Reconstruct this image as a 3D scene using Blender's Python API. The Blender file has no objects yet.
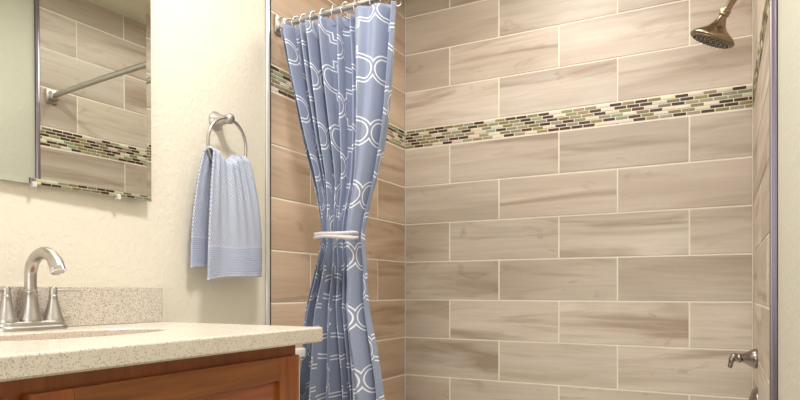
import bpy, bmesh, math, random
from mathutils import Vector, Matrix
random.seed(7)
scene = bpy.context.scene
col = scene.collection
PI = math.pi

# ------------------------------------------------------------------ helpers
def tag(o, label=None, cat=None, group=None, kind=None):
    if label: o['label'] = label
    if cat: o['category'] = cat
    if group: o['group'] = group
    if kind: o['kind'] = kind
    return o

def empty(name, loc=(0, 0, 0), label=None, cat=None, group=None):
    o = bpy.data.objects.new(name, None)
    o.empty_display_size = .05
    o.location = loc
    col.objects.link(o)
    return tag(o, label, cat, group)

def obj(name, bm, mats, parent=None, smooth=False, kind=None, sharp=None):
    me = bpy.data.meshes.new(name)
    bmesh.ops.recalc_face_normals(bm, faces=bm.faces)
    bm.to_mesh(me); bm.free()
    if not isinstance(mats, (list, tuple)): mats = [mats]
    for m in mats: me.materials.append(m)
    if smooth:
        for p in me.polygons: p.use_smooth = True
        if sharp: me.set_sharp_from_angle(angle=math.radians(sharp))
    o = bpy.data.objects.new(name, me)
    col.objects.link(o)
    if parent is not None:
        o.parent = parent
        o.location = -Vector(parent.location)   # meshes are authored in world metres
    if kind: o['kind'] = kind
    return o

def rebase(o, p):
    """give a single-mesh thing an origin at its own base"""
    p = Vector(p)
    o.data.transform(Matrix.Translation(-p)); o.location = p
    return o

def box(bm, x0, x1, y0, y1, z0, z1, bev=0, seg=2):
    r = bmesh.ops.create_cube(bm, size=1)
    vs = r['verts']
    bmesh.ops.scale(bm, vec=(x1-x0, y1-y0, z1-z0), verts=vs)
    bmesh.ops.translate(bm, vec=((x0+x1)/2, (y0+y1)/2, (z0+z1)/2), verts=vs)
    if bev:
        es = list({e for v in vs for e in v.link_edges})
        bmesh.ops.bevel(bm, geom=es, offset=bev, segments=seg, affect='EDGES', profile=.5)
    return vs

def lathe(bm, prof, origin, axis=(0, 0, 1), n=32, sx=1.0, sy=1.0):
    """prof: list of (radius, height along axis)"""
    A = Vector(axis).normalized()
    up = Vector((0, 0, 1)) if abs(A.z) < .9 else Vector((0, 1, 0))
    U = A.cross(up).normalized(); W = A.cross(U)
    O = Vector(origin); rings = []
    for r, h in prof:
        if r < 1e-6: rings.append([bm.verts.new(O + A*h)])
        else: rings.append([bm.verts.new(O + A*h + U*(r*sx*math.cos(2*PI*i/n)) + W*(r*sy*math.sin(2*PI*i/n))) for i in range(n)])
    for a, b in zip(rings, rings[1:]):
        if len(a) == 1 and len(b) == 1: continue
        for i in range(n):
            j = (i+1) % n
            if len(a) == 1: bm.faces.new((a[0], b[i], b[j]))
            elif len(b) == 1: bm.faces.new((a[i], a[j], b[0]))
            else: bm.faces.new((a[i], a[j], b[j], b[i]))
    if len(rings[0]) > 1: bm.faces.new(rings[0])
    if len(rings[-1]) > 1: bm.faces.new(rings[-1])

def tube(bm, pts, rad, n=16, closed=False, flat=1.0):
    pts = [Vector(p) for p in pts]; m = len(pts)
    rads = rad if isinstance(rad, (list, tuple)) else [rad]*m
    rings = []; prevU = None
    for k in range(m):
        if closed: T = pts[(k+1) % m] - pts[k-1]
        else: T = pts[min(k+1, m-1)] - pts[max(k-1, 0)]
        T.normalize()
        if prevU is None:
            up = Vector((0, 0, 1)) if abs(T.z) < .9 else Vector((0, 1, 0))
            U = T.cross(up).normalized()
        else: U = (prevU - T*prevU.dot(T)).normalized()
        prevU = U; W = T.cross(U)
        rings.append([bm.verts.new(pts[k] + U*(rads[k]*math.cos(2*PI*i/n)) + W*(rads[k]*flat*math.sin(2*PI*i/n))) for i in range(n)])
    pairs = list(zip(rings, rings[1:])) + ([(rings[-1], rings[0])] if closed else [])
    for a, b in pairs:
        for i in range(n):
            j = (i+1) % n
            bm.faces.new((a[i], a[j], b[j], b[i]))
    if not closed:
        bm.faces.new(rings[0]); bm.faces.new(rings[-1])

def bez(ps, n):
    ps = [Vector(p) for p in ps]; out = []
    for i in range(n+1):
        t = i/n; q = ps[:]
        while len(q) > 1: q = [a.lerp(b, t) for a, b in zip(q, q[1:])]
        out.append(q[0])
    return out

def interp(tab, z):
    """tab sorted by descending z: (z, v...); smooth interpolation"""
    if z >= tab[0][0]: return tab[0][1]
    for a, b in zip(tab, tab[1:]):
        if z >= b[0]:
            t = (a[0]-z)/(a[0]-b[0])
            return a[1] + (b[1]-a[1])*t
    return tab[-1][1]

# ------------------------------------------------------------------ node helpers
class NT:
    def __init__(s, name):
        s.m = bpy.data.materials.new(name); s.m.use_nodes = True
        s.t = s.m.node_tree; s.b = s.t.nodes['Principled BSDF']
    def n(s, typ, **kw):
        nd = s.t.nodes.new(typ)
        for k, v in kw.items():
            if k.startswith('i_'):
                nd.inputs[k[2:].replace('_', ' ')].default_value = v
            else: setattr(nd, k, v)
        return nd
    def l(s, a, b): s.t.links.new(a, b)
    def val(s, x, sock):
        if isinstance(x, (int, float)): sock.default_value = x
        else: s.l(x, sock)
    def math(s, op, a, b=None, c=None, clamp=False):
        nd = s.t.nodes.new('ShaderNodeMath'); nd.operation = op; nd.use_clamp = clamp
        s.val(a, nd.inputs[0])
        if b is not None: s.val(b, nd.inputs[1])
        if c is not None: s.val(c, nd.inputs[2])
        return nd.outputs[0]
    def mix(s, f, a, b, blend='MIX'):
        nd = s.t.nodes.new('ShaderNodeMix'); nd.data_type = 'RGBA'; nd.blend_type = blend
        s.val(f, nd.inputs[0])
        for x, i in ((a, 6), (b, 7)):
            if isinstance(x, (tuple, list)): nd.inputs[i].default_value = (*x[:3], 1)
            else: s.l(x, nd.inputs[i])
        return nd.outputs[2]
    def ramp(s, f, stops):
        nd = s.t.nodes.new('ShaderNodeValToRGB'); s.l(f, nd.inputs[0])
        e = nd.color_ramp.elements
        while len(e) < len(stops): e.new(.5)
        for k, (p, c) in enumerate(stops):
            e[k].position = p; e[k].color = (*c[:3], 1) if isinstance(c, (tuple, list)) else (c, c, c, 1)
        return nd.outputs[0]
    def step(s, f, a, b):
        nd = s.t.nodes.new('ShaderNodeMapRange'); nd.interpolation_type = 'SMOOTHSTEP'
        s.l(f, nd.inputs[0]); nd.inputs[1].default_value = a; nd.inputs[2].default_value = b
        return nd.outputs[0]
    def bump(s, h, strength=.3, dist=.002):
        nd = s.n('ShaderNodeBump'); nd.inputs['Strength'].default_value = strength
        nd.inputs['Distance'].default_value = dist; s.l(h, nd.inputs['Height'])
        s.l(nd.outputs[0], s.b.inputs['Normal'])
    def set(s, **kw):
        for k, v in kw.items():
            i = s.b.inputs[k.replace('_', ' ')]
            if isinstance(v, (int, float)): i.default_value = v
            elif isinstance(v, (tuple, list)): i.default_value = (*v[:3], 1)
            else: s.l(v, i)

def srgb(r, g, b):
    return tuple(((c/255)/12.92 if c/255 <= .04045 else ((c/255+.055)/1.055)**2.4) for c in (r, g, b))

def plain(name, c, rough=.5, metal=0, **kw):
    k = NT(name); k.set(Base_Color=c, Roughness=rough, Metallic=metal, **kw); return k.m

def mapped(k, scale, coord='Object', rot=(0, 0, 0)):
    tc = k.n('ShaderNodeTexCoord'); mp = k.n('ShaderNodeMapping')
    mp.inputs['Scale'].default_value = scale; mp.inputs['Rotation'].default_value = rot
    k.l(tc.outputs[coord], mp.inputs['Vector']); return mp.outputs[0]

def noise(k, vec, scale, detail=2, rough=.5, dist=0, out=0):
    nd = k.n('ShaderNodeTexNoise'); k.l(vec, nd.inputs['Vector'])
    nd.inputs['Scale'].default_value = scale; nd.inputs['Detail'].default_value = detail
    nd.inputs['Roughness'].default_value = rough; nd.inputs['Distortion'].default_value = dist
    return nd.outputs[out]

# painted plaster with a light orange-peel texture
def paint(name, c1, c2):
    k = NT(name); v = mapped(k, (1, 1, 1))
    n1 = noise(k, v, 2.2, 2)
    k.set(Base_Color=k.mix(n1, c1, c2), Roughness=.55)
    h1 = noise(k, v, 62, 3, .6, .4); h2 = k.ramp(h1, [(.42, 0.), (.62, 1.)])
    k.bump(h2, .24, .003)
    return k.m
M_wall = paint('painted_plaster', srgb(224, 216, 200), srgb(229, 222, 207))
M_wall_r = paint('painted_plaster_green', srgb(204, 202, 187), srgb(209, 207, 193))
M_ceil = paint('ceiling_paint', srgb(222, 218, 196), srgb(226, 222, 202))
M_white = plain('white_enamel', srgb(240, 238, 230), .25)
M_porcelain = plain('white_porcelain', srgb(244, 242, 234), .12)

# wood-look porcelain tile
def tile_mat(name, tint):
    k = NT(name)
    at = k.n('ShaderNodeAttribute', attribute_name='tile_seed')
    sp = k.n('ShaderNodeSeparateColor'); k.l(at.outputs['Color'], sp.inputs[0])
    tc = k.n('ShaderNodeTexCoord'); sx = k.n('ShaderNodeSeparateXYZ'); k.l(tc.outputs['Object'], sx.inputs[0])
    u = k.math('ADD', sx.outputs[0], sx.outputs[1])
    def V(su, sz):
        cb = k.n('ShaderNodeCombineXYZ')
        k.l(k.math('MULTIPLY_ADD', u, su, k.math('MULTIPLY', sp.outputs[0], 37)), cb.inputs[0])
        k.l(k.math('MULTIPLY_ADD', sx.outputs[2], sz, k.math('MULTIPLY', sp.outputs[1], 53)), cb.inputs[1])
        k.l(k.math('MULTIPLY', sp.outputs[2], 19), cb.inputs[2])
        return cb.outputs[0]
    streak = noise(k, V(.9, 9), 1.0, 4, .55, .9)
    broad = noise(k, V(.8, 4.5), 1.0, 2, .5, .3)
    fine = noise(k, V(3.5, 75), 1.0, 3, .6, .5)
    knot = noise(k, V(5, 9), 1.0, 3, .6, 1.6)
    c = k.ramp(broad, [(.30, srgb(184, 169, 155)), (.5, srgb(205, 192, 178)), (.70, srgb(219, 208, 196))])
    s1 = k.ramp(streak, [(.53, 0.), (.68, 1.)])
    c = k.mix(k.math('MULTIPLY', s1, .72), c, srgb(150, 128, 108))
    s2 = k.ramp(streak, [(.30, 1.), (.43, 0.)])
    c = k.mix(k.math('MULTIPLY', s2, .5), c, srgb(172, 162, 138))
    f1 = k.ramp(fine, [(.40, 0.), (.70, 1.)])
    c = k.mix(k.math('MULTIPLY', f1, .22), c, srgb(162, 142, 122))
    k1 = k.ramp(knot, [(.63, 0.), (.74, 1.)])
    c = k.mix(k.math('MULTIPLY', k1, .32), c, srgb(134, 112, 94))
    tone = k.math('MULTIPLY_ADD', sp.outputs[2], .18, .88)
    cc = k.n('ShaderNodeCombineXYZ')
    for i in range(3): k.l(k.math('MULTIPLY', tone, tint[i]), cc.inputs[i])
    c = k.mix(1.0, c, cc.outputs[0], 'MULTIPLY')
    k.set(Base_Color=c, Roughness=.42)
    k.bump(fine, .12, .001)
    return k.m
M_tile = tile_mat('wood_look_tile', (1, 1, 1))
M_tile_warm_light = tile_mat('wood_look_tile_warm_light', (.98, .85, .74))  # warm light on the left shower wall, put into the tile tint
M_grout = plain('cream_grout', srgb(240, 233, 218), .8)
k = NT('mosaic_glass_stone')
at = k.n('ShaderNodeAttribute', attribute_name='tile_seed')
v = mapped(k, (1, 1, 1)); nn = noise(k, v, 160, 2)
k.set(Base_Color=k.mix(k.math('MULTIPLY', nn, .15), at.outputs['Color'], k.mix(.5, at.outputs['Color'], srgb(200, 190, 165))), Roughness=.45)
k.b.inputs['Specular IOR Level'].default_value = .3
M_mosaic = k.m

# metals
def brushed(name, c, rough, aniso=.3):
    k = NT(name); v = mapped(k, (1, 1, 14)); n1 = noise(k, v, 60, 3)
    k.set(Base_Color=c, Metallic=1., Roughness=k.math('MULTIPLY_ADD', n1, .12, rough-.06))
    return k.m
M_nickel = brushed('brushed_nickel', srgb(192, 188, 184), .34)
M_nickel_d = brushed('aged_nickel', srgb(150, 134, 112), .24)
M_valve = brushed('valve_nickel', srgb(150, 142, 136), .26)
M_chrome = plain('polished_chrome', srgb(222, 220, 226), .12, 1.)
M_alum = plain('satin_aluminium', srgb(168, 161, 178), .28, 1.)
M_trimw = plain('bright_aluminium', srgb(232, 230, 228), .3, .6)
M_dark = plain('dark_rubber_gap_shade', srgb(38, 34, 32), .5)
M_mirror = plain('silvered_glass', srgb(216, 219, 213), .0, 1.)
M_clip = plain('clear_plastic', srgb(225, 225, 220), .15, 0, Alpha=.75)

# speckled quartz
def quartz(name, base, dens=1.0, zoom=1.0):
    k = NT(name); v = mapped(k, (1, 1, 1))
    c = k.mix(noise(k, v, 40, 3), base, tuple(x*.90 for x in base))
    for sc, th, colr, amt in ((330, .82, srgb(150, 128, 98), .8), (430, .87, srgb(84, 70, 58), .9), (300, .88, srgb(250, 246, 236), .6), (520, .72, srgb(176, 160, 136), .7)):
        vo = k.n('ShaderNodeTexVoronoi'); k.l(v, vo.inputs['Vector']); vo.inputs['Scale'].default_value = sc*zoom
        s2 = k.n('ShaderNodeSeparateColor'); k.l(vo.outputs['Color'], s2.inputs[0])
        f = k.math('GREATER_THAN', s2.outputs[0], 1-(1-th)*dens)
        r = k.math('LESS_THAN', vo.outputs['Distance'], .42)
        c = k.mix(k.math('MULTIPLY', k.math('MULTIPLY', f, r), amt*.52*(1.25 if zoom == .8 else 1)), c, colr)
    k.set(Base_Color=c, Roughness=.22)
    return k.m
M_quartz = quartz('cream_quartz', srgb(232, 224, 210), 1.0, .85)
M_quartz_b = quartz('cream_quartz_splash', srgb(214, 205, 194), 1.35, .8)

# cherry wood
def wood(name, along, c1, c2, c3):
    k = NT(name)
    sc = {'y': (26, 1.6, 26), 'z': (26, 26, 1.6)}[along]
    v = mapped(k, sc)
    g = noise(k, v, 1.6, 5, .6, .5); w = noise(k, mapped(k, (3, 1, 3)), 1.3, 2)
    c = k.ramp(g, [(.3, c1), (.55, c2), (.75, c3)])
    c = k.mix(k.math('MULTIPLY', w, .25), c, c1)
    k.set(Base_Color=c, Roughness=.33); k.bump(g, .08, .001)
    return k.m
M_wood_y = wood('cherry_wood_rail', 'y', srgb(112, 62, 26), srgb(146, 88, 42), srgb(166, 106, 56))
M_wood_z = wood('cherry_wood_stile', 'z', srgb(122, 64, 26), srgb(156, 86, 38), srgb(172, 102, 50))
M_wood_p = wood('cherry_wood_panel', 'y', srgb(146, 80, 48), srgb(164, 96, 60), srgb(176, 108, 70))
M_floor = plain('floor_stone', srgb(176, 160, 138), .4)

# towel cloth
k = NT('waffle_weave_cotton')
uv = k.n('ShaderNodeTexCoord'); sx = k.n('ShaderNodeSeparateXYZ'); k.l(uv.outputs['UV'], sx.inputs[0])
U_, V_ = sx.outputs[0], sx.outputs[1]
d1 = k.math('SINE', k.math('MULTIPLY', k.math('ADD', U_, k.math('MULTIPLY', V_, 1.0)), 2*PI/.0115))
d2 = k.math('SINE', k.math('MULTIPLY', k.math('SUBTRACT', k.math('MULTIPLY', U_, .9), k.math('MULTIPLY', V_, .35)), 2*PI/.006))
h = k.math('ADD', k.math('MULTIPLY', d1, .7), k.math('MULTIPLY', d2, .3))
# V_ = distance up from the hem on each side
band = k.math('MULTIPLY', k.math('GREATER_THAN', V_, .012), k.math('LESS_THAN', V_, .095))
rib = k.math('SINE', k.math('MULTIPLY', V_, 2*PI/.006))
hh = k.math('ADD', k.math('MULTIPLY', h, k.math('SUBTRACT', 1., band)), k.math('MULTIPLY', k.math('MULTIPLY', rib, band), .35))
c = k.mix(k.math('MULTIPLY_ADD', h, .35, .5, clamp=True), srgb(158, 168, 196), srgb(212, 218, 232))
c = k.mix(k.math('MULTIPLY', band, .85), c, srgb(174, 183, 207))
hem = k.math('LESS_THAN', V_, .010)
c = k.mix(hem, c, srgb(196, 200, 220))
edge = k.math('LESS_THAN', k.math('ABSOLUTE', k.math('SUBTRACT', V_, .097)), .003)
c = k.mix(edge, c, srgb(196, 200, 222))
k.set(Base_Color=c, Roughness=.95); k.bump(hh, .7, .002)
M_towel = k.m

# shower curtain cloth: white double-line barbed quatrefoil trellis on slate blue, drawn from cloth UV (metres)
k = NT('trellis_curtain_cloth')
uv = k.n('ShaderNodeTexCoord'); sx = k.n('ShaderNodeSeparateXYZ'); k.l(uv.outputs['UV'], sx.inputs[0])
PX, PZ = .24, .20
def fold(c, p):
    f = k.math('FRACT', k.math('DIVIDE', c, p))
    return k.math('MULTIPLY', k.math('ABSOLUTE', k.math('SUBTRACT', f, .5)), p)
# cells are staggered diamonds with round side lobes and a stepped notch half-way; the outline is point-symmetric
ax, ay = fold(sx.outputs[0], PX), fold(sx.outputs[1], PZ)
hi_ = k.math('GREATER_THAN', ay, PZ/4)
lo_ = k.math('SUBTRACT', 1., hi_)
fx = k.math('ADD', k.math('MULTIPLY', ax, lo_), k.math('MULTIPLY', k.math('SUBTRACT', PX/2, ax), hi_))
fy = k.math('ADD', k.math('MULTIPLY', ay, lo_), k.math('MULTIPLY', k.math('SUBTRACT', PZ/2, ay), hi_))
R0 = .0375
dx = k.math('SUBTRACT', fx, PX/2-R0)
ci = k.math('SUBTRACT', k.math('SQRT', k.math('ADD', k.math('MULTIPLY', dx, dx), k.math('MULTIPLY', fy, fy))), R0)
lob = k.math('MAXIMUM', k.math('MINIMUM', ci, dx), k.math('SUBTRACT', fy, .0380))
d = k.math('MINIMUM', lob, k.math('SUBTRACT', fx, PX/4))
da = k.math('ABSOLUTE', d)
L = k.math('SUBTRACT', 1., k.step(k.math('ABSOLUTE', k.math('SUBTRACT', da, .0058)), .0014, .0028))
wv = noise(k, mapped(k, (1, 1, 1), 'UV'), 900, 1)
basec = k.mix(wv, srgb(126, 136, 163), srgb(150, 159, 185))
c = k.mix(L, basec, srgb(236, 238, 244))
k.set(Base_Color=c, Roughness=.75); k.bump(wv, .15, .001)
k.b.inputs['Sheen Weight'].default_value = .15
M_curtain = k.m
M_tie = plain('tie_cord_cotton', srgb(205, 200, 205), .9)

# ------------------------------------------------------------------ dimensions (metres)
XT, XP = -1.422, -1.430      # left wall: tile face / painted face
XR, XRP = .100, .1125        # right wall: tile face / painted face
YB = 2.76                    # back wall tile face
YS = 1.712                   # where the shower tiling starts
ZC = 2.455
CZ = .863                    # counter top height

# ------------------------------------------------------------------ setting
def slab(name, m, *b):
    bm = bmesh.new(); box(bm, *b); return obj(name, bm, m, kind='structure')
slab('floor', M_floor, -1.6, .3, -1.3, 2.95, -.1, 0)
slab('ceiling', M_ceil, -1.6, .3, -1.3, 2.95, ZC, ZC+.1)
slab('wall_left', M_wall, -1.55, XP, -1.2, YS-.010, 0, ZC)
slab('wall_right', M_wall_r, XRP, .23, -1.2, YS-.010, 0, ZC)
slab('wall_back', M_wall, -1.55, .23, -1.3, -1.2, 0, ZC)
for nm, x0, x1 in (('baseboard_left', XP, XP+.014), ('baseboard_right', XRP-.014, XRP)):
    bm = bmesh.new(); box(bm, x0, x1, (1.26 if x0 < -1 else -1.2), YS-.02, 0, .09, .004)
    obj(nm, bm, M_white, kind='structure')

ROWS = [1.757, 1.9455, 2.134, 2.3225, ZC]
r = 1.661
low = []
while r > 0: low.append(r); r -= .1885
low.append(0.)
ROW_SPANS = []   # (z0, z1, type)
for i, (a, b) in enumerate(zip(low, low[1:])): ROW_SPANS.append((b, a, 2 if i % 2 == 0 else 1))
for i, (a, b) in enumerate(zip(ROWS, ROWS[1:])): ROW_SPANS.append((a, b, 1 if i % 2 == 0 else 2))
MOS = [srgb(58, 30, 20), srgb(82, 34, 26), srgb(62, 42, 24), srgb(66, 36, 26), srgb(134, 122, 70), srgb(146, 136, 88), srgb(142, 146, 116),
       srgb(150, 140, 108), srgb(158, 152, 124), srgb(132, 118, 88), srgb(156, 160, 138), srgb(224, 214, 194), srgb(230, 220, 202)]

def tiled_wall(name, to3, u0, u1, j1, j2, tile, pitch_u=.526):
    """to3(u, z, d) -> point, d = height above the grout bed (tile face is d = 0)"""
    bm = bmesh.new()
    lay = bm.faces.layers.float_color.new('tile_seed')
    def prism(a0, a1, b0, b1, mi, seed, ch=.0016, top=0., bot=-.006):
        lo = [bm.verts.new(to3(u, z, bot)) for u, z in ((a0, b0), (a1, b0), (a1, b1), (a0, b1))]
        mid = [bm.verts.new(to3(u, z, top-ch*.6)) for u, z in ((a0, b0), (a1, b0), (a1, b1), (a0, b1))]
        hi = [bm.verts.new(to3(u, z, top)) for u, z in ((a0+ch, b0+ch), (a1-ch, b0+ch), (a1-ch, b1-ch), (a0+ch, b1-ch))]
        fs = [bm.faces.new(hi)]
        for A, B in ((lo, mid), (mid, hi)):
            for i in range(4):
                j = (i+1) % 4; fs.append(bm.faces.new((A[i], A[j], B[j], B[i])))
        for f in fs: f.material_index = mi; f[lay] = (*seed, 1)
    # grout bed
    lo = [bm.verts.new(to3(u, z, -.0022)) for u, z in ((u0, 0), (u1, 0), (u1, ZC), (u0, ZC))]
    hi = [bm.verts.new(to3(u, z, -.05)) for u, z in ((u0, 0), (u1, 0), (u1, ZC), (u0, ZC))]
    fs = [bm.faces.new(lo), bm.faces.new(hi)]
    for i in range(4):
        j = (i+1) % 4; fs.append(bm.faces.new((lo[i], lo[j], hi[j], hi[i])))
    for f in fs: f.material_index = 1
    g = .0032
    for z0, z1, ty in ROW_SPANS:
        js = j1 if ty == 1 else j2
        cuts = [u0] + sorted(x for x in js if u0+.02 < x < u1-.02) + [u1]
        for a, b in zip(cuts, cuts[1:]):
            prism(a+g, b-g, z0+g, z1-g, 0, (random.random(), random.random(), random.random()))
    # mosaic band: six courses of small bricks
    zb, zt = 1.661, 1.757; ch_ = (zt-zb-.006)/6; pw = .0515
    for c_ in range(6):
        z0 = zb+.003+c_*ch_; off = (c_*.37 % 1)*pw
        u = u0 - off; prev = None
        while u < u1:
            a, b = max(u, u0+.001), min(u+pw, u1-.001)
            if b-a > .008:
                while True:
                    q = random.choice(MOS)
                    if q is not prev: break
                prev = q
                qq = tuple(x*random.uniform(.88, 1.12) for x in q)
                prism(a+.0021, b-.0021, z0+.0023, z0+ch_-.0023, 2, qq, ch=.0008, top=.0003)
            u += pw
    return obj(name, bm, [tile, M_grout, M_mosaic], kind='structure')

def joints(x, n=8, p=.526): return [x+p*i for i in range(-n, n+1)]
tiled_wall('wall_shower_back', lambda u, z, d: (u, YB-d, z), XT, XR, joints(-.929, p=.5265), joints(-.651, p=.5265), M_tile)
tiled_wall('wall_shower_left', lambda u, z, d: (XT+d, u, z), YS, YB, joints(2.487), joints(2.224), M_tile_warm_light)
tiled_wall('wall_shower_right', lambda u, z, d: (XR-d, u, z), YS, YB, joints(2.425), joints(2.162), M_tile)

# metal edge trims where the tiling starts
for i, (xa, xb, s) in enumerate(((XP, XT+.005, 1), (XR-.004, XRP, -1))):
    bm = bmesh.new()
    box(bm, xa, xb, YS-.010, YS, 0, ZC, .002)
    if s > 0:
        tube(bm, [(xb-.004, YS-.012, 0), (xb-.004, YS-.012, ZC)], .0035, 10)
    else:
        tube(bm, [(xa+.004, YS-.012, 0), (xa+.004, YS-.012, ZC)], .0035, 10)
        tube(bm, [(xb-.0035, YS-.011, 0), (xb-.0035, YS-.011, ZC)], .0022, 10)
    obj('trim_%d' % (i+1), bm, M_trimw if s > 0 else M_alum, smooth=True, sharp=35, kind='structure')

for i, (xa, ya, yb) in enumerate(((XT+.0008, YS+.0005, YS+.009), (XRP-.0012, YS-.0155, YS-.0105))):  # left: sealant line; right: shadowed gap put in as a dark strip
    bm = bmesh.new(); box(bm, xa-.0010, xa+.0012, ya, yb, 0, ZC, .0003, 1)
    obj('trim_%d' % (i+3), bm, M_dark, kind='structure')

# ------------------------------------------------------------------ bathtub (below the frame)
bm = bmesh.new()
x0, x1, y0, y1, zt = XT+.003, XR-.003, 1.87, YB-.003, .38
def rr(x0, x1, y0, y1, r, z, n=8):
    out = []
    for cx, cy, a0 in ((x1-r, y1-r, 0), (x0+r, y1-r, 90), (x0+r, y0+r, 180), (x1-r, y0+r, 270)):
        for i in range(n+1):
            a = math.radians(a0+90*i/n); out.append(bm.verts.new((cx+r*math.cos(a), cy+r*math.sin(a), z)))
    return out
loops = [rr(x0, x1, y0, y1, .01, 0.0), rr(x0, x1, y0, y1, .01, zt-.01), rr(x0+.008, x1-.008, y0+.008, y1-.008, .01, zt),
         rr(x0+.07, x1-.07, y0+.08, y1-.06, .12, zt), rr(x0+.09, x1-.08, y0+.10, y1-.08, .12, zt-.02),
         rr(x0+.20, x1-.12, y0+.15, y1-.13, .12, .08), rr(x0+.28, x1-.18, y0+.2, y1-.18, .1, .06)]
for A, B in zip(loops, loops[1:]):
    for i in range(len(A)):
        j = (i+1) % len(A); bm.faces.new((A[i], A[j], B[j], B[i]))
bm.faces.new(loops[-1]); bm.faces.new(loops[0])
tub = obj('bathtub', bm, M_porcelain, smooth=True, sharp=40)
rebase(tub, ((x0+x1)/2, (y0+y1)/2, 0))
tag(tub, 'white alcove bathtub under the wood-look tiled shower walls', 'bathtub')

# ------------------------------------------------------------------ curtain rod, rings, curtain, tie-back
RZ, RY, BOW = 1.905, 1.765, .022
def rodpt(x):
    t = (x-XT)/(XR-XT)
    return Vector((x, RY - BOW*4*t*(1-t), RZ))
rod = empty('curtain_rod', (XT, RY, RZ), 'curved brushed metal shower curtain rod between the two tiled end walls', 'curtain rod')
bm = bmesh.new(); N = 48
tube(bm, [rodpt(XT+.012+(XR-XT-.024)*i/N) for i in range(N+1)], .0125, 16)
obj('tube', bm, M_nickel, rod, smooth=True, sharp=40)
for s, xw in ((1, XT+.0005), (-1, XR-.0005)):
    bm = bmesh.new()
    xa, xb = sorted((xw, xw+s*.012)); box(bm, xa, xb, RY-.030, RY+.030, RZ-.033, RZ+.033, .005)
    xa, xb = sorted((xw+s*.01, xw+s*.040)); box(bm, xa, xb, RY-.021, RY+.021, RZ-.021, RZ+.021, .006)
    obj('wall_bracket', bm, M_nickel, rod, smooth=True, sharp=40)

# outlines of the hanging cloth, found from its real width at each height: (z, x)
LE = [(1.885, -1.396), (1.70, -1.345), (1.48, -1.288), (1.30, -1.232), (1.145, -1.196), (1.05, -1.220), (.90, -1.268), (.76, -1.286), (.60, -1.308), (.40, -1.335), (.10, -1.35)]
RE = [(1.885, -.925), (1.70, -.940), (1.48, -.968), (1.30, -1.010), (1.145, -1.052), (1.05, -1.045), (.90, -1.045), (.76, -1.012), (.60, -.978), (.40, -.965), (.10, -.945)]
AMP = [(1.885, .040), (1.70, .050), (1.45, .043), (1.25, .026), (1.145, .014), (1.05, .024), (.85, .042), (.6, .048), (.1, .050)]
def smooth_tab(tab, z):
    return (interp(tab, z+.05)+2*interp(tab, z)+interp(tab, z-.05))/4
CW, CZ0, CZ1 = 1.06, .10, 1.885
NU, NV = 480, 130
# uneven pleats: (where it starts across the cloth, depth)
PLEATS = [(-.02, .8), (.08, 1.2), (.17, .75), (.275, 1.2), (.375, .9), (.487, .75), (.575, .55), (.655, .9), (.925, .55), (1.03, .8)]
def pleat(u, lean):
    for k_, ((a, A), (b, B)) in enumerate(zip(PLEATS, PLEATS[1:])):
        if u < b or k_ == len(PLEATS)-2:
            t = (u-a)/(b-a); w = b-a
            d_ = min(1.25, .55+w*5)*A
            t = t + .10*math.sin(2*PI*t)*lean
            c = math.cos(2*PI*t)              # +1 at the pleat's back edges, -1 at its front
            if w > .15:                       # broad flat pleat
                c = 1-2*(1-abs(2*t-1)**5)**.8 if 0 <= t <= 1 else 1
                c = c*.8+.12*math.sin(2*PI*2*t)
            return 1-d_*(1-c), t
def cloth(u, z):
    l, r_ = smooth_tab(LE, z), smooth_tab(RE, z); A = smooth_tab(AMP, z)
    drift = .5*math.sin(2.1*z+3*u) + .25*math.sin(5*z+7*u)
    uu = min(1, max(0, u + .012*math.sin(3.2*z+6*u)*math.sin(PI*u)))
    c, t = pleat(uu, drift)
    pinch = math.exp(-((z-1.145)/.13)**2)
    low = max(0, min(1, (1.1-z)/.5))
    y = rodpt((l+r_)/2).y - .012 + A*(c + .22*math.sin(23*u+4*z) + .35*low*math.sin(11*u+1.2)) - pinch*.035*math.sqrt(max(0, 1-(2*u-1)**2))
    x = l+(r_-l)*u + (r_-l)*.02*math.sin(2*PI*t)*(1-.5*pinch)*(1 if .03 < u < .97 else 0.3)
    zz = z
    if z > 1.70: zz = z - .009*((z-1.70)/.185)**4*(1-c)
    return Vector((x, y, zz))
# cloth coordinate = true length along the pleats (metres); a lobe meets its neighbour at the last valley
ARC = [0.]; pv = cloth(0, 1.60)
for i in range(1, NU+1):
    q_ = cloth(i/NU, 1.60); ARC.append(ARC[-1]+math.hypot(q_.x-pv.x, .85*(q_.y-pv.y))); pv = q_
A0 = ARC[int(.893*NU)]
UVS = [8.5*.24 + a_-A0 for a_ in ARC]
bm = bmesh.new(); uvl = bm.loops.layers.uv.new('UVMap')
grid = []
for j in range(NV+1):
    z = CZ0+(CZ1-CZ0)*j/NV
    grid.append([bm.verts.new(cloth(i/NU, z)) for i in range(NU+1)])
V0 = .136
for j in range(NV):
    for i in range(NU):
        f = bm.faces.new((grid[j][i], grid[j][i+1], grid[j+1][i+1], grid[j+1][i]))
        for lp, (a, b) in zip(f.loops, ((i, j), (i+1, j), (i+1, j+1), (i, j+1))):
            lp[uvl].uv = (UVS[a], CZ0+(CZ1-CZ0)*b/NV + V0)
cur = obj('shower_curtain', bm, M_curtain, smooth=True)
rebase(cur, (-1.15, 1.72, CZ0))
md = cur.modifiers.new('thick', 'SOLIDIFY'); md.thickness = .0015
tag(cur, 'blue shower curtain with white trellis pattern gathered at the waist', 'shower curtain')

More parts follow.
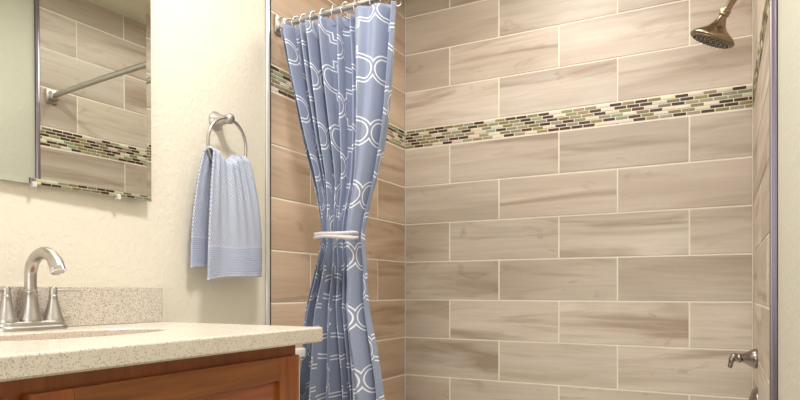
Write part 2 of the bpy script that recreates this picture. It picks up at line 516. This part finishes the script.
# rings: hooked through the cloth, over the rod
RING_U = [.0, .075, .15, .24, .33, .43, .54, .65, .76, .86, .955]
WHERE = ['curtain ring nearest the left wall bracket', 'second curtain ring from the left wall bracket', 'third curtain ring from the left wall bracket',
         'fourth curtain ring from the left wall bracket', 'fifth curtain ring from the left wall bracket', 'sixth curtain ring along the rod, counted from the left wall',
         'seventh curtain ring along the rod, counted from the left wall', 'eighth curtain ring along the rod, counted from the left wall',
         'ninth curtain ring along the rod, counted from the left wall', 'tenth curtain ring, second from the curtain\'s right edge', 'last curtain ring, at the curtain\'s right edge']
proto = None
for u, w in zip(RING_U, WHERE):
    x = -1.366+(-.912+1.366)*u
    p = rodpt(x)
    if proto is None:
        bm = bmesh.new(); R = .0265
        tube(bm, [(0.0015*math.sin(a), R*math.sin(a), -.0125 + R*math.cos(a)) for a in [2*PI*i/28 for i in range(28)]], .0021, 8, closed=True)
        proto = obj('curtain_ring', bm, M_chrome, smooth=True); o = proto
    else:
        o = proto.copy(); col.objects.link(o)
    o.location = p; o.rotation_euler = (0, 0, random.uniform(-.35, .35))
    tag(o, 'thin metal ' + w, 'curtain ring', 'curtain rings on the rod')

# tie-back: two turns of pale cord round the gathered cloth with a loose lap in front
tie = empty('curtain_tieback', (-1.124, 1.66, 1.115), 'pale grey cord tieback wrapped around the waist of the blue curtain', 'tieback')
def loop(z, tilt, rx, ry, ph=0, wob=.002):
    pts = []
    for i in range(48):
        a = 2*PI*i/48
        pts.append((-1.124+rx*math.cos(a), 1.688+ry*math.sin(a), z+tilt*math.cos(a)+wob*math.sin(3*a+ph)))
    return pts
bm = bmesh.new(); tube(bm, loop(1.124, -.003, .0755, .050), .0058, 10, closed=True, flat=1.1); obj('lower_cord', bm, M_tie, tie, smooth=True)
bm = bmesh.new(); tube(bm, loop(1.134, .002, .0745, .050, 1.5, .0015), .0056, 10, closed=True, flat=1.1); obj('upper_cord', bm, M_tie, tie, smooth=True)
bm = bmesh.new(); tube(bm, loop(1.131, -.008, .0765, .051, 3, .001), .0030, 8, closed=True); obj('thin_cord', bm, M_tie, tie, smooth=True)

# ------------------------------------------------------------------ shower head
HY = 2.42
sh = empty('overhead_shower', (XR, HY, 2.0), 'round aged nickel shower head on an angled arm from the right wall', 'shower')
NECK = Vector((-.002, HY-.02, 1.898)); AX = Vector((-.44, .10, -.89)).normalized()
bm = bmesh.new()
lathe(bm, [(0, -.004), (.013, -.003), (.0165, .004), (.0165, .010), (.013, .014), (.015, .022), (.018, .030), (.024, .043), (.036, .056), (.053, .068), (.068, .078), (.0765, .088), (.0765, .093), (.073, .096)], NECK-AX*.012, AX, 40)
obj('bell', bm, M_nickel_d, sh, smooth=True, sharp=50)
bm = bmesh.new(); lathe(bm, [(.0705, .0), (.0705, .0035), (.066, .0055), (0, .0055)], NECK+AX*.0825, AX, 40)
fp = obj('spray_face', bm, plain('spray_face_metal', srgb(128, 116, 102), .35, 1.), sh, smooth=True, sharp=50)
bm = bmesh.new()
up = Vector((0, 1, 0)); Uv = AX.cross(up).normalized(); Wv = AX.cross(Uv)
for ring, cnt in ((.014, 6), (.029, 12), (.044, 18), (.058, 24)):
    for i in range(cnt):
        a = 2*PI*i/cnt
        c_ = NECK+AX*.0878+Uv*ring*math.cos(a)+Wv*ring*math.sin(a)
        lathe(bm, [(.0026, 0), (.0022, .003), (0, .0034)], c_, AX, 6)
obj('nozzles', bm, M_dark, fp, smooth=True)
fp_children = [o for o in col.objects if o.name == 'nozzles']
for o in fp_children: o.location = (0, 0, 0)
arm = bez([(XR+.001, HY, 2.02), (XR-.03, HY, 2.02), (XR-.045, HY, 1.99), (XR-.07, HY-.012, 1.955), NECK-AX*.014], 18)
bm = bmesh.new(); tube(bm, arm, .0120, 14); obj('arm', bm, M_nickel_d, sh, smooth=True)
bm = bmesh.new(); lathe(bm, [(.030, 0), (.030, .004), (.022, .011), (.012, .013)], (XR, HY, 2.02), (-1, 0, 0), 32); obj('flange', bm, M_nickel_d, sh, smooth=True, sharp=40)
bm = bmesh.new(); lathe(bm, [(.0135, -.006), (.0175, -.004), (.0175, .006), (.0135, .008)], NECK-AX*.018, AX, 6); obj('coupling_nut', bm, M_nickel_d, sh)

# diverter handle and mixing valve on the right wall
VY = 2.40
dv = empty('diverter_valve', (XR, VY, .72), 'small nickel lever handle with flared base on the right tiled wall', 'shower handle')
bm = bmesh.new(); lathe(bm, [(.033, 0), (.034, .004), (.0325, .011), (.027, .022), (.020, .033), (.0155, .042)], (XR, VY, .722), (-1, 0, 0), 32)
obj('flared_base', bm, M_valve, dv, smooth=True, sharp=50)
bm = bmesh.new(); lathe(bm, [(.012, .040), (.0155, .043), (.0125, .046), (.0165, .050), (.0165, .056), (.0135, .060), (.013, .068), (.008, .075), (0, .077)], (XR, VY, .722), (-1, 0, 0), 24)
obj('knob', bm, M_valve, dv, smooth=True, sharp=50)
bm = bmesh.new(); tube(bm, bez([(XR-.062, VY-.002, .725), (XR-.079, VY-.008, .732), (XR-.077, VY-.012, .705), (XR-.083, VY-.012, .688)], 12), [.0115]*4+[.0095]*4+[.0075]*4+[.006], 12)
obj('lever', bm, M_valve, dv, smooth=True)
mv = empty('mixing_valve', (XR, VY, .54), 'round nickel valve plate low on the right wall under the lever handle', 'shower valve')
bm = bmesh.new(); lathe(bm, [(.082, 0), (.082, .004), (.070, .016), (.045, .024), (.030, .028)], (XR, VY, .545), (-1, 0, 0), 40)
obj('cover_plate', bm, M_valve, mv, smooth=True, sharp=50)
bm = bmesh.new(); lathe(bm, [(.026, .024), (.022, .055), (.018, .072), (0, .076)], (XR, VY, .545), (-1, 0, 0), 28)
tube(bm, bez([(XR-.064, VY, .545), (XR-.075, VY, .50), (XR-.085, VY-.01, .46)], 8), [.008]*5+[.006]*4, 10)
obj('lever', bm, M_valve, mv, smooth=True)

# ------------------------------------------------------------------ towel ring and towel
RC = Vector((-1.372, 1.454, 1.405)); RR = .083
tr = empty('towel_ring', (XP, 1.461, 1.49), 'brushed nickel towel ring on a tapered wall post', 'towel ring')
bm = bmesh.new(); lathe(bm, [(.030, 0), (.030, .004), (.027, .009), (.019, .022), (.0145, .038), (.0125, .050)], (XP-.001, 1.461, 1.490), (1, 0, -.02), 32)
obj('wall_post', bm, M_nickel, tr, smooth=True, sharp=50)
bm = bmesh.new(); lathe(bm, [(.0125, .046), (.0155, .052), (.0165, .062), (.014, .069), (.007, .073), (0, .0735)], (XP, 1.461, 1.490), (1, 0, -.02), 24)
obj('end_knob', bm, M_nickel, tr, smooth=True, sharp=50)
bm = bmesh.new(); tube(bm, [(RC.x+.004*math.cos(a), RC.y+RR*math.sin(a), RC.z+RR*math.cos(a)) for a in [2*PI*i/64 for i in range(64)]], .0048, 12, closed=True)
obj('ring', bm, M_nickel, tr, smooth=True)

# towel: a sheet running up the back, over the ring and down the front
bm = bmesh.new(); uvl = bm.loops.layers.uv.new('UVMap')
TOPZ = 1.372
def towel_pt(s, q):
    """s 0..1 across, q -1 (back hem) .. 0 (over the ring) .. 1 (front hem)"""
    front = q > 0; a = abs(q)
    hemz = (.980 + .022*s) if front else (1.018 + .004*s)
    # ring arc under the bunched cloth: the middle sags, sides ride up
    c_ = 2*s-1
    top = TOPZ + .012*c_*c_ + .006*math.sin(9*s+.6) - (.009 if abs(c_) < .5 else 0)*math.cos(c_*PI)
    drop = a**1.0
    z = top + (hemz-top)*drop
    # rounded crown over the ring
    crown = min(1, a/.05)
    zz = z - .004*(1-crown)
    spread = 1-(1-a)**2.2
    if front:
        yl = 1.374 + (1.341-1.374)*spread; yr = 1.521 + (1.592-1.521)*spread
        off = .016+.012*spread
    else:
        yl = 1.370 + (1.322-1.370)*spread; yr = 1.508 + (1.545-1.508)*spread
        off = -(.014+.006*spread)
    y = yl+(yr-yl)*s
    gather = (1-a)**1.5
    f = .0045*math.sin(2*PI*2.1*s+.5+.6*a)*(.35+.9*gather) + .0035*math.sin(2*PI*6.2*s+1.7)*gather + .006*math.sin(2*PI*1.1*s+2.0+a)*a
    th = math.sin(crown*PI/2)
    x = RC.x + off*th + f*(1 if front else .45)
    # right edge turns back a little
    if front: x -= .012*max(0, (s-.82)/.18)**2*a
    zz += .004*math.sin(5*s)*a
    return Vector((x, y, zz))
NS, NQ = 70, 160
g = [[bm.verts.new(towel_pt(i/NS, -1+2*j/NQ)) for i in range(NS+1)] for j in range(NQ+1)]
for j in range(NQ):
    for i in range(NS):
        f = bm.faces.new((g[j][i], g[j][i+1], g[j+1][i+1], g[j+1][i]))
        for lp, (a, b) in zip(f.loops, ((i, j), (i+1, j), (i+1, j+1), (i, j+1))):
            q = abs(-1+2*b/NQ)
            lp[uvl].uv = (.26*a/NS, (1-q)*.385)
tw = obj('hand_towel', bm, M_towel, smooth=True)
rebase(tw, (-1.37, 1.46, 1.0))
md = tw.modifiers.new('thick', 'SOLIDIFY'); md.thickness = .006; md.offset = 0
tag(tw, 'light blue textured hand towel hanging folded through the wall ring', 'towel')

# ------------------------------------------------------------------ mirror (hung a touch off parallel)
TILT = math.radians(1.65)
mr = empty('mirror', (XP, .58, 1.198), 'large frameless wall mirror above the vanity showing the tiled shower', 'mirror')
def mp(y, z, d=0):   # y = distance along the glass from the hinge side
    yy = y-.58
    return Vector((XP+.006+d-(z-1.197)*math.tan(math.radians(.36)), 0, z)) + Vector((math.sin(TILT)*yy, .58+math.cos(TILT)*yy, 0))
bm = bmesh.new()
y0, y1, z0, z1 = .58, 1.190, 1.197, 2.02; b = .014
inn = [(y0+b, z0+b), (y1-b, z0+b), (y1-b, z1-b), (y0+b, z1-b)]; out = [(y0, z0), (y1, z0), (y1, z1), (y0, z1)]
BV = .00092
vi = [bm.verts.new(mp(y, z, .004)) for y, z in inn]
vo = [bm.verts.new(mp(y, z, .004+BV)) for y, z in out]
vb = [bm.verts.new(mp(y, z, -.003)) for y, z in out]
bm.faces.new(vi)
for A, B in ((vi, vo), (vo, vb)):
    for i in range(4):
        j = (i+1) % 4; bm.faces.new((A[i], A[j], B[j], B[i]))
bm.faces.new(vb)
obj('glass', bm, M_mirror, mr)
for yc in (.868, 1.088):
    bm = bmesh.new(); p = mp(yc, z0, .006)
    box(bm, p.x-.010, p.x+.003, p.y-.005, p.y+.005, p.z-.007, p.z+.006, .0015)
    obj('mounting_clip', bm, M_clip, mr)

# ------------------------------------------------------------------ vanity
FX = -.900   # face frame
DX = -.880   # door face
CY0, CY1 = -.30, 1.180
van = empty('vanity_cabinet', (-1.16, .44, 0), 'cherry wood bathroom vanity cabinet with recessed panel doors under the pale countertop', 'cabinet')
bm = bmesh.new()
box(bm, XP+.002, FX-.02, CY0, CY1, .10, CZ-.036)
box(bm, XP+.002, FX-.08, CY0+.002, CY1-.002, 0, .10)
obj('carcass', bm, M_wood_y, van)
bm = bmesh.new()
box(bm, FX-.02, FX, CY0, CY1, CZ-.088, CZ-.036, .0008, 1)      # top rail
box(bm, FX-.02, FX, CY0, CY1, .10, .15, .0008, 1)
for a, b_ in ((CY0, CY0+.045), (.490, .545), (1.135, CY1)): box(bm, FX-.02, FX, a, b_, .15, CZ-.088)
obj('face_frame', bm, M_wood_z, van)
def door(ya, yb, za, zb):
    root = None
    w = .070; x0 = FX+.0005
    bm = bmesh.new(); box(bm, x0, DX-.011, ya+w-.004, yb-w+.004, za+.048, zb-.048)
    dr = obj('door', bm, M_wood_p, van)
    kids = []
    for (a, b_, c1, d1) in ((ya, ya+w, za, zb), (yb-w, yb, za, zb)):
        bm = bmesh.new(); box(bm, x0, DX, a, b_, c1, d1, .0018); kids.append(obj('stile', bm, M_wood_z, dr))
    for (c1, d1) in ((zb-.052, zb), (za, za+.052)):
        bm = bmesh.new(); box(bm, x0, DX-.0003, ya+w, yb-w, c1, d1, .0012); kids.append(obj('rail', bm, M_wood_y, dr))
    bm = bmesh.new(); lathe(bm, [(.006, 0), (.006, .012), (.014, .018), (.014, .024), (0, .028)], (DX, ya+.035, zb-.35), (1, 0, 0), 20)
    kb = obj('knob', bm, M_nickel, dr, smooth=True, sharp=50)
    for o in kids+[kb]: o.location = (0, 0, 0)
door(.534, 1.168, .125, .801)
door(-.27, .506, .125, .801)

# countertop with an oval cut-out
SX, SY, SA, SB = -1.170, .80, .112, .215
bm = bmesh.new()
tx0, tx1, ty0, ty1 = XP+.0005, -.861, -.32, 1.235
NE = 96; th = .036
ell = [(SX+SA*math.cos(2*PI*i/NE), SY+SB*math.sin(2*PI*i/NE)) for i in range(NE)]
def torect(px, py):
    dx, dy = px-SX, py-SY; t = 1e9
    if dx > 1e-9: t = min(t, (tx1-SX)/dx)
    if dx < -1e-9: t = min(t, (tx0-SX)/dx)
    if dy > 1e-9: t = min(t, (ty1-SY)/dy)
    if dy < -1e-9: t = min(t, (ty0-SY)/dy)
    return SX+dx*t, SY+dy*t
rect = [torect(*p) for p in ell]
for cx, cy in ((tx0, ty0), (tx0, ty1), (tx1, ty0), (tx1, ty1)):      # snap the nearest ray to each corner
    i = min(range(NE), key=lambda i: (rect[i][0]-cx)**2+(rect[i][1]-cy)**2); rect[i] = (cx, cy)
def inset(p, e): return (min(max(p[0], tx0+0), tx1-e), min(max(p[1], ty0+e), ty1-e))
e_ = .004
Ls = [[bm.verts.new((x, y, CZ-th)) for x, y in ell], [bm.verts.new((x, y, CZ-.003)) for x, y in ell],
      [bm.verts.new((SX+(x-SX)*1.015, SY+(y-SY)*1.015, CZ)) for x, y in ell],
      [bm.verts.new((*inset(p, e_), CZ)) for p in rect], [bm.verts.new((*inset(p, e_*.3), CZ-e_*.3)) for p in rect], [bm.verts.new((*p, CZ-e_)) for p in rect],
      [bm.verts.new((*p, CZ-th+e_)) for p in rect], [bm.verts.new((*inset(p, e_), CZ-th)) for p in rect]]
Ls.append(Ls[0])
for A, B in zip(Ls, Ls[1:]):
    for i in range(NE):
        j = (i+1) % NE
        bm.faces.new((A[i], A[j], B[j], B[i]))
ct = obj('countertop', bm, M_quartz)
rebase(ct, (-1.146, .46, CZ-th))
tag(ct, 'speckled cream quartz countertop on the cherry vanity with an undermount sink cut-out', 'countertop')
bm = bmesh.new(); box(bm, XP+.0005, XP+.021, ty0, 1.235, CZ+.0003, .961, .002)
bs = obj('backsplash', bm, M_quartz_b); rebase(bs, (XP+.01, .46, CZ))
tag(bs, 'low speckled quartz backsplash strip behind the faucet', 'backsplash')

# sink bowl
bm = bmesh.new()
prof = [(1.10, -.0005), (1.04, -.0005), (1.02, -.01), (.98, -.04), (.90, -.08), (.72, -.115), (.45, -.130), (.12, -.135)]
rings = []
for s, h in prof:
    rings.append([bm.verts.new((SX+SA*s*math.cos(2*PI*i/64), SY+SB*s*math.sin(2*PI*i/64), CZ-th+h)) for i in range(64)])
for A, B in zip(rings, rings[1:]):
    for i in range(64):
        j = (i+1) % 64; bm.faces.new((A[i], A[j], B[j], B[i]))
bm.faces.new(rings[-1])
sk = empty('sink', (SX, SY, CZ-th-.14), 'white oval undermount sink set in the speckled countertop', 'sink')
o = obj('bowl', bm, M_porcelain, sk, smooth=True); md = o.modifiers.new('t', 'SOLIDIFY'); md.thickness = .006
md.offset = -1
bm = bmesh.new(); lathe(bm, [(.022, 0), (.022, .002), (.017, .003), (0, .003)], (SX, SY, CZ-th-.1345), (0, 0, 1), 24)
obj('drain', bm, M_chrome, sk, smooth=True, sharp=40)

# faucet
FXc, FYc = -1.374, .837
fa = empty('faucet', (FXc, FYc, CZ), 'brushed nickel two handle faucet with a high arched spout', 'faucet')
bm = bmesh.new()
def stad(r, hl, z, n=16):
    out = []
    for i in range(n+1): a = -PI/2+0 + PI*i/n; out.append((FXc+r*math.sin(a) , FYc+hl+r*math.cos(a), z))
    for i in range(n+1): a = PI/2 + PI*i/n; out.append((FXc+r*math.sin(a), FYc-hl+r*math.cos(a), z))
    return [bm.verts.new(p) for p in out]
hl = .054
lv = [stad(.0285, hl, CZ+.0004), stad(.0285, hl, CZ+.006), stad(.027, hl, CZ+.009), stad(.024, hl, CZ+.011), stad(.0235, hl, CZ+.017), stad(.021, hl, CZ+.020)]
for A, B in zip(lv, lv[1:]):
    for i in range(len(A)):
        j = (i+1) % len(A); bm.faces.new((A[i], A[j], B[j], B[i]))
bm.faces.new(lv[0]); bm.faces.new(lv[-1])
obj('base_plate', bm, M_nickel, fa, smooth=True, sharp=35)
bm = bmesh.new()
lathe(bm, [(.0245, .017), (.0255, .021), (.0235, .027), (.0185, .045), (.0150, .065), (.0140, .081), (.0150, .083), (.0150, .087), (.0130, .090)], (FXc, FYc, CZ), (0, 0, 1), 32)
obj('spout_base', bm, M_nickel, fa, smooth=True, sharp=50)
bm = bmesh.new(); pts = []
for i in range(6): pts.append((FXc, FYc, CZ+.086+.035*i/5))
ra = .049
for i in range(1, 25):
    a = PI*(i/24)*.86
    pts.append((FXc+ra-ra*math.cos(a), FYc+.0*i, CZ+.121+ra*math.sin(a)*1.02))
last = Vector(pts[-1]); dirn = (last-Vector(pts[-2])).normalized()
for i in range(1, 4): pts.append(tuple(last+dirn*.005*i))
tube(bm, pts, [.0125]*8+[.0130]*10+[.0138]*9+[.0152]*(len(pts)-27), 20)
obj('spout', bm, M_nickel, fa, smooth=True, sharp=60)
tip = Vector(pts[-1])
bm = bmesh.new(); lathe(bm, [(.0158, -.008), (.0158, .0005), (.011, .0012), (.0105, -.001), (0, -.001)], tip, dirn, 20); obj('aerator', bm, M_chrome, fa, smooth=True, sharp=40)
for s in (-1, 1):
    hy = FYc+s*.0525
    bm = bmesh.new(); lathe(bm, [(.0230, .017), (.0235, .020), (.0205, .027), (.0155, .045), (.0115, .062), (.0095, .070), (.0100, .073), (.0100, .076), (.0085, .078)], (FXc, hy, CZ), (0, 0, 1), 28)
    hd = obj('handle', bm, M_nickel, fa, smooth=True, sharp=50)
    bm = bmesh.new(); lathe(bm, [(.0088, .074), (.0088, .093), (.0070, .0965), (0, .097)], (FXc, hy, CZ), (0, 0, 1), 20)
    tube(bm, [(FXc, hy+s*.006, CZ+.088), (FXc+.002, hy+s*.03, CZ+.089), (FXc+.004, hy+s*.066, CZ+.089)], [.0060, .0048, .0044], 10, flat=.8)
    lv_ = obj('lever', bm, M_nickel, hd, smooth=True, sharp=50); lv_.location = (0, 0, 0)

# ------------------------------------------------------------------ toilet between the vanity and the tub
TYc = 1.475
to = empty('toilet', (-1.2, TYc, 0), 'white toilet with its tank against the wall beside the cherry vanity', 'toilet')
def rbox(bm, *a): return box(bm, *a)
bm = bmesh.new(); box(bm, XP+.012, -1.213, TYc-.20, TYc+.152, .40, .735, .02, 3); obj('tank', bm, M_porcelain, to, smooth=True, sharp=50)
bm = bmesh.new(); box(bm, XP+.006, -1.203, TYc-.208, TYc+.158, .736, .766, .005, 3); obj('tank_lid', bm, M_porcelain, to, smooth=True, sharp=50)
def egg(bm, z, s, cx=-.98, la=.24, lb=.18, n=40):
    return [bm.verts.new((cx+la*s*math.cos(2*PI*i/n), TYc+lb*s*math.sin(2*PI*i/n), z)) for i in range(n)]
bm = bmesh.new(); rs = [egg(bm, 0, .55, -1.05), egg(bm, .10, .5, -1.06), egg(bm, .25, .7, -1.02), egg(bm, .36, .95), egg(bm, .39, 1.0), egg(bm, .40, .97), egg(bm, .40, .75), egg(bm, .30, .6), egg(bm, .22, .3)]
for A, B in zip(rs, rs[1:]):
    for i in range(40):
        j = (i+1) % 40; bm.faces.new((A[i], A[j], B[j], B[i]))
bm.faces.new(rs[0]); bm.faces.new(rs[-1])
box(bm, -1.38, -1.14, TYc-.11, TYc+.11, .12, .399, .02)
obj('bowl', bm, M_porcelain, to, smooth=True, sharp=50)
bm = bmesh.new(); rs = [egg(bm, .402, 1.0), egg(bm, .418, 1.02), egg(bm, .432, 1.02), egg(bm, .440, .98)]
for A, B in zip(rs, rs[1:]):
    for i in range(40):
        j = (i+1) % 40; bm.faces.new((A[i], A[j], B[j], B[i]))
bm.faces.new(rs[0]); bm.faces.new(rs[-1]); obj('seat_cover', bm, M_white, to, smooth=True, sharp=50)
bm = bmesh.new(); lathe(bm, [(.012, 0), (.012, .008), (0, .010)], (-1.213, TYc-.14, .69), (1, 0, 0), 16)
tube(bm, [(-1.203, TYc-.14, .69), (-1.200, TYc-.08, .683)], [.005, .0045], 8); obj('flush_lever', bm, M_chrome, to, smooth=True, sharp=50)

# ------------------------------------------------------------------ light
def area(name, loc, size, power, colr, rot=(0, 0, 0), sy=None):
    l = bpy.data.lights.new(name, 'AREA'); l.energy = power; l.color = colr; l.size = size
    if sy: l.shape = 'RECTANGLE'; l.size_y = sy
    o = bpy.data.objects.new(name, l); o.location = loc; o.rotation_euler = rot; col.objects.link(o); return o
# bathroom ceiling lamp, bulbs over the mirror; added fill over shower and behind camera
area('ceiling_lamp', (-.62, .90, 2.42), .22, 23, (1, .975, .95))
area('shower_fill', (-.55, 2.15, 2.42), .6, 8.5, (1, .96, .90))  # added fill to brighten the shower, no known fixture
for y in (.72, .95, 1.18):
    l = bpy.data.lights.new('vanity_bulb', 'POINT'); l.energy = 1.8; l.color = (1, .94, .85); l.shadow_soft_size = .035
    o = bpy.data.objects.new('vanity_bulb', l); o.location = (-1.22, y, 2.14); col.objects.link(o)
area('rear_fill', (-.45, -1.1, 1.45), 1.1, 14, (.93, .96, 1.0), (PI/2, 0, math.radians(0)), 1.6)  # added fill light behind the camera, no real source there

w = bpy.data.worlds.new('world'); w.use_nodes = True
w.node_tree.nodes['Background'].inputs[0].default_value = (.9, .93, 1, 1)
w.node_tree.nodes['Background'].inputs[1].default_value = .25
scene.world = w

# ------------------------------------------------------------------ camera
cam = bpy.data.cameras.new('camera'); co = bpy.data.objects.new('camera', cam); col.objects.link(co)
cam.sensor_width = 36; cam.lens = 616.5/800*36
cam.shift_y = 91/800; cam.clip_start = .01
co.location = (0, 0, .95); co.rotation_euler = (PI/2, 0, math.radians(27.72))
scene.camera = co
scene.view_settings.view_transform = 'Standard'
scene.view_settings.exposure = 0.07
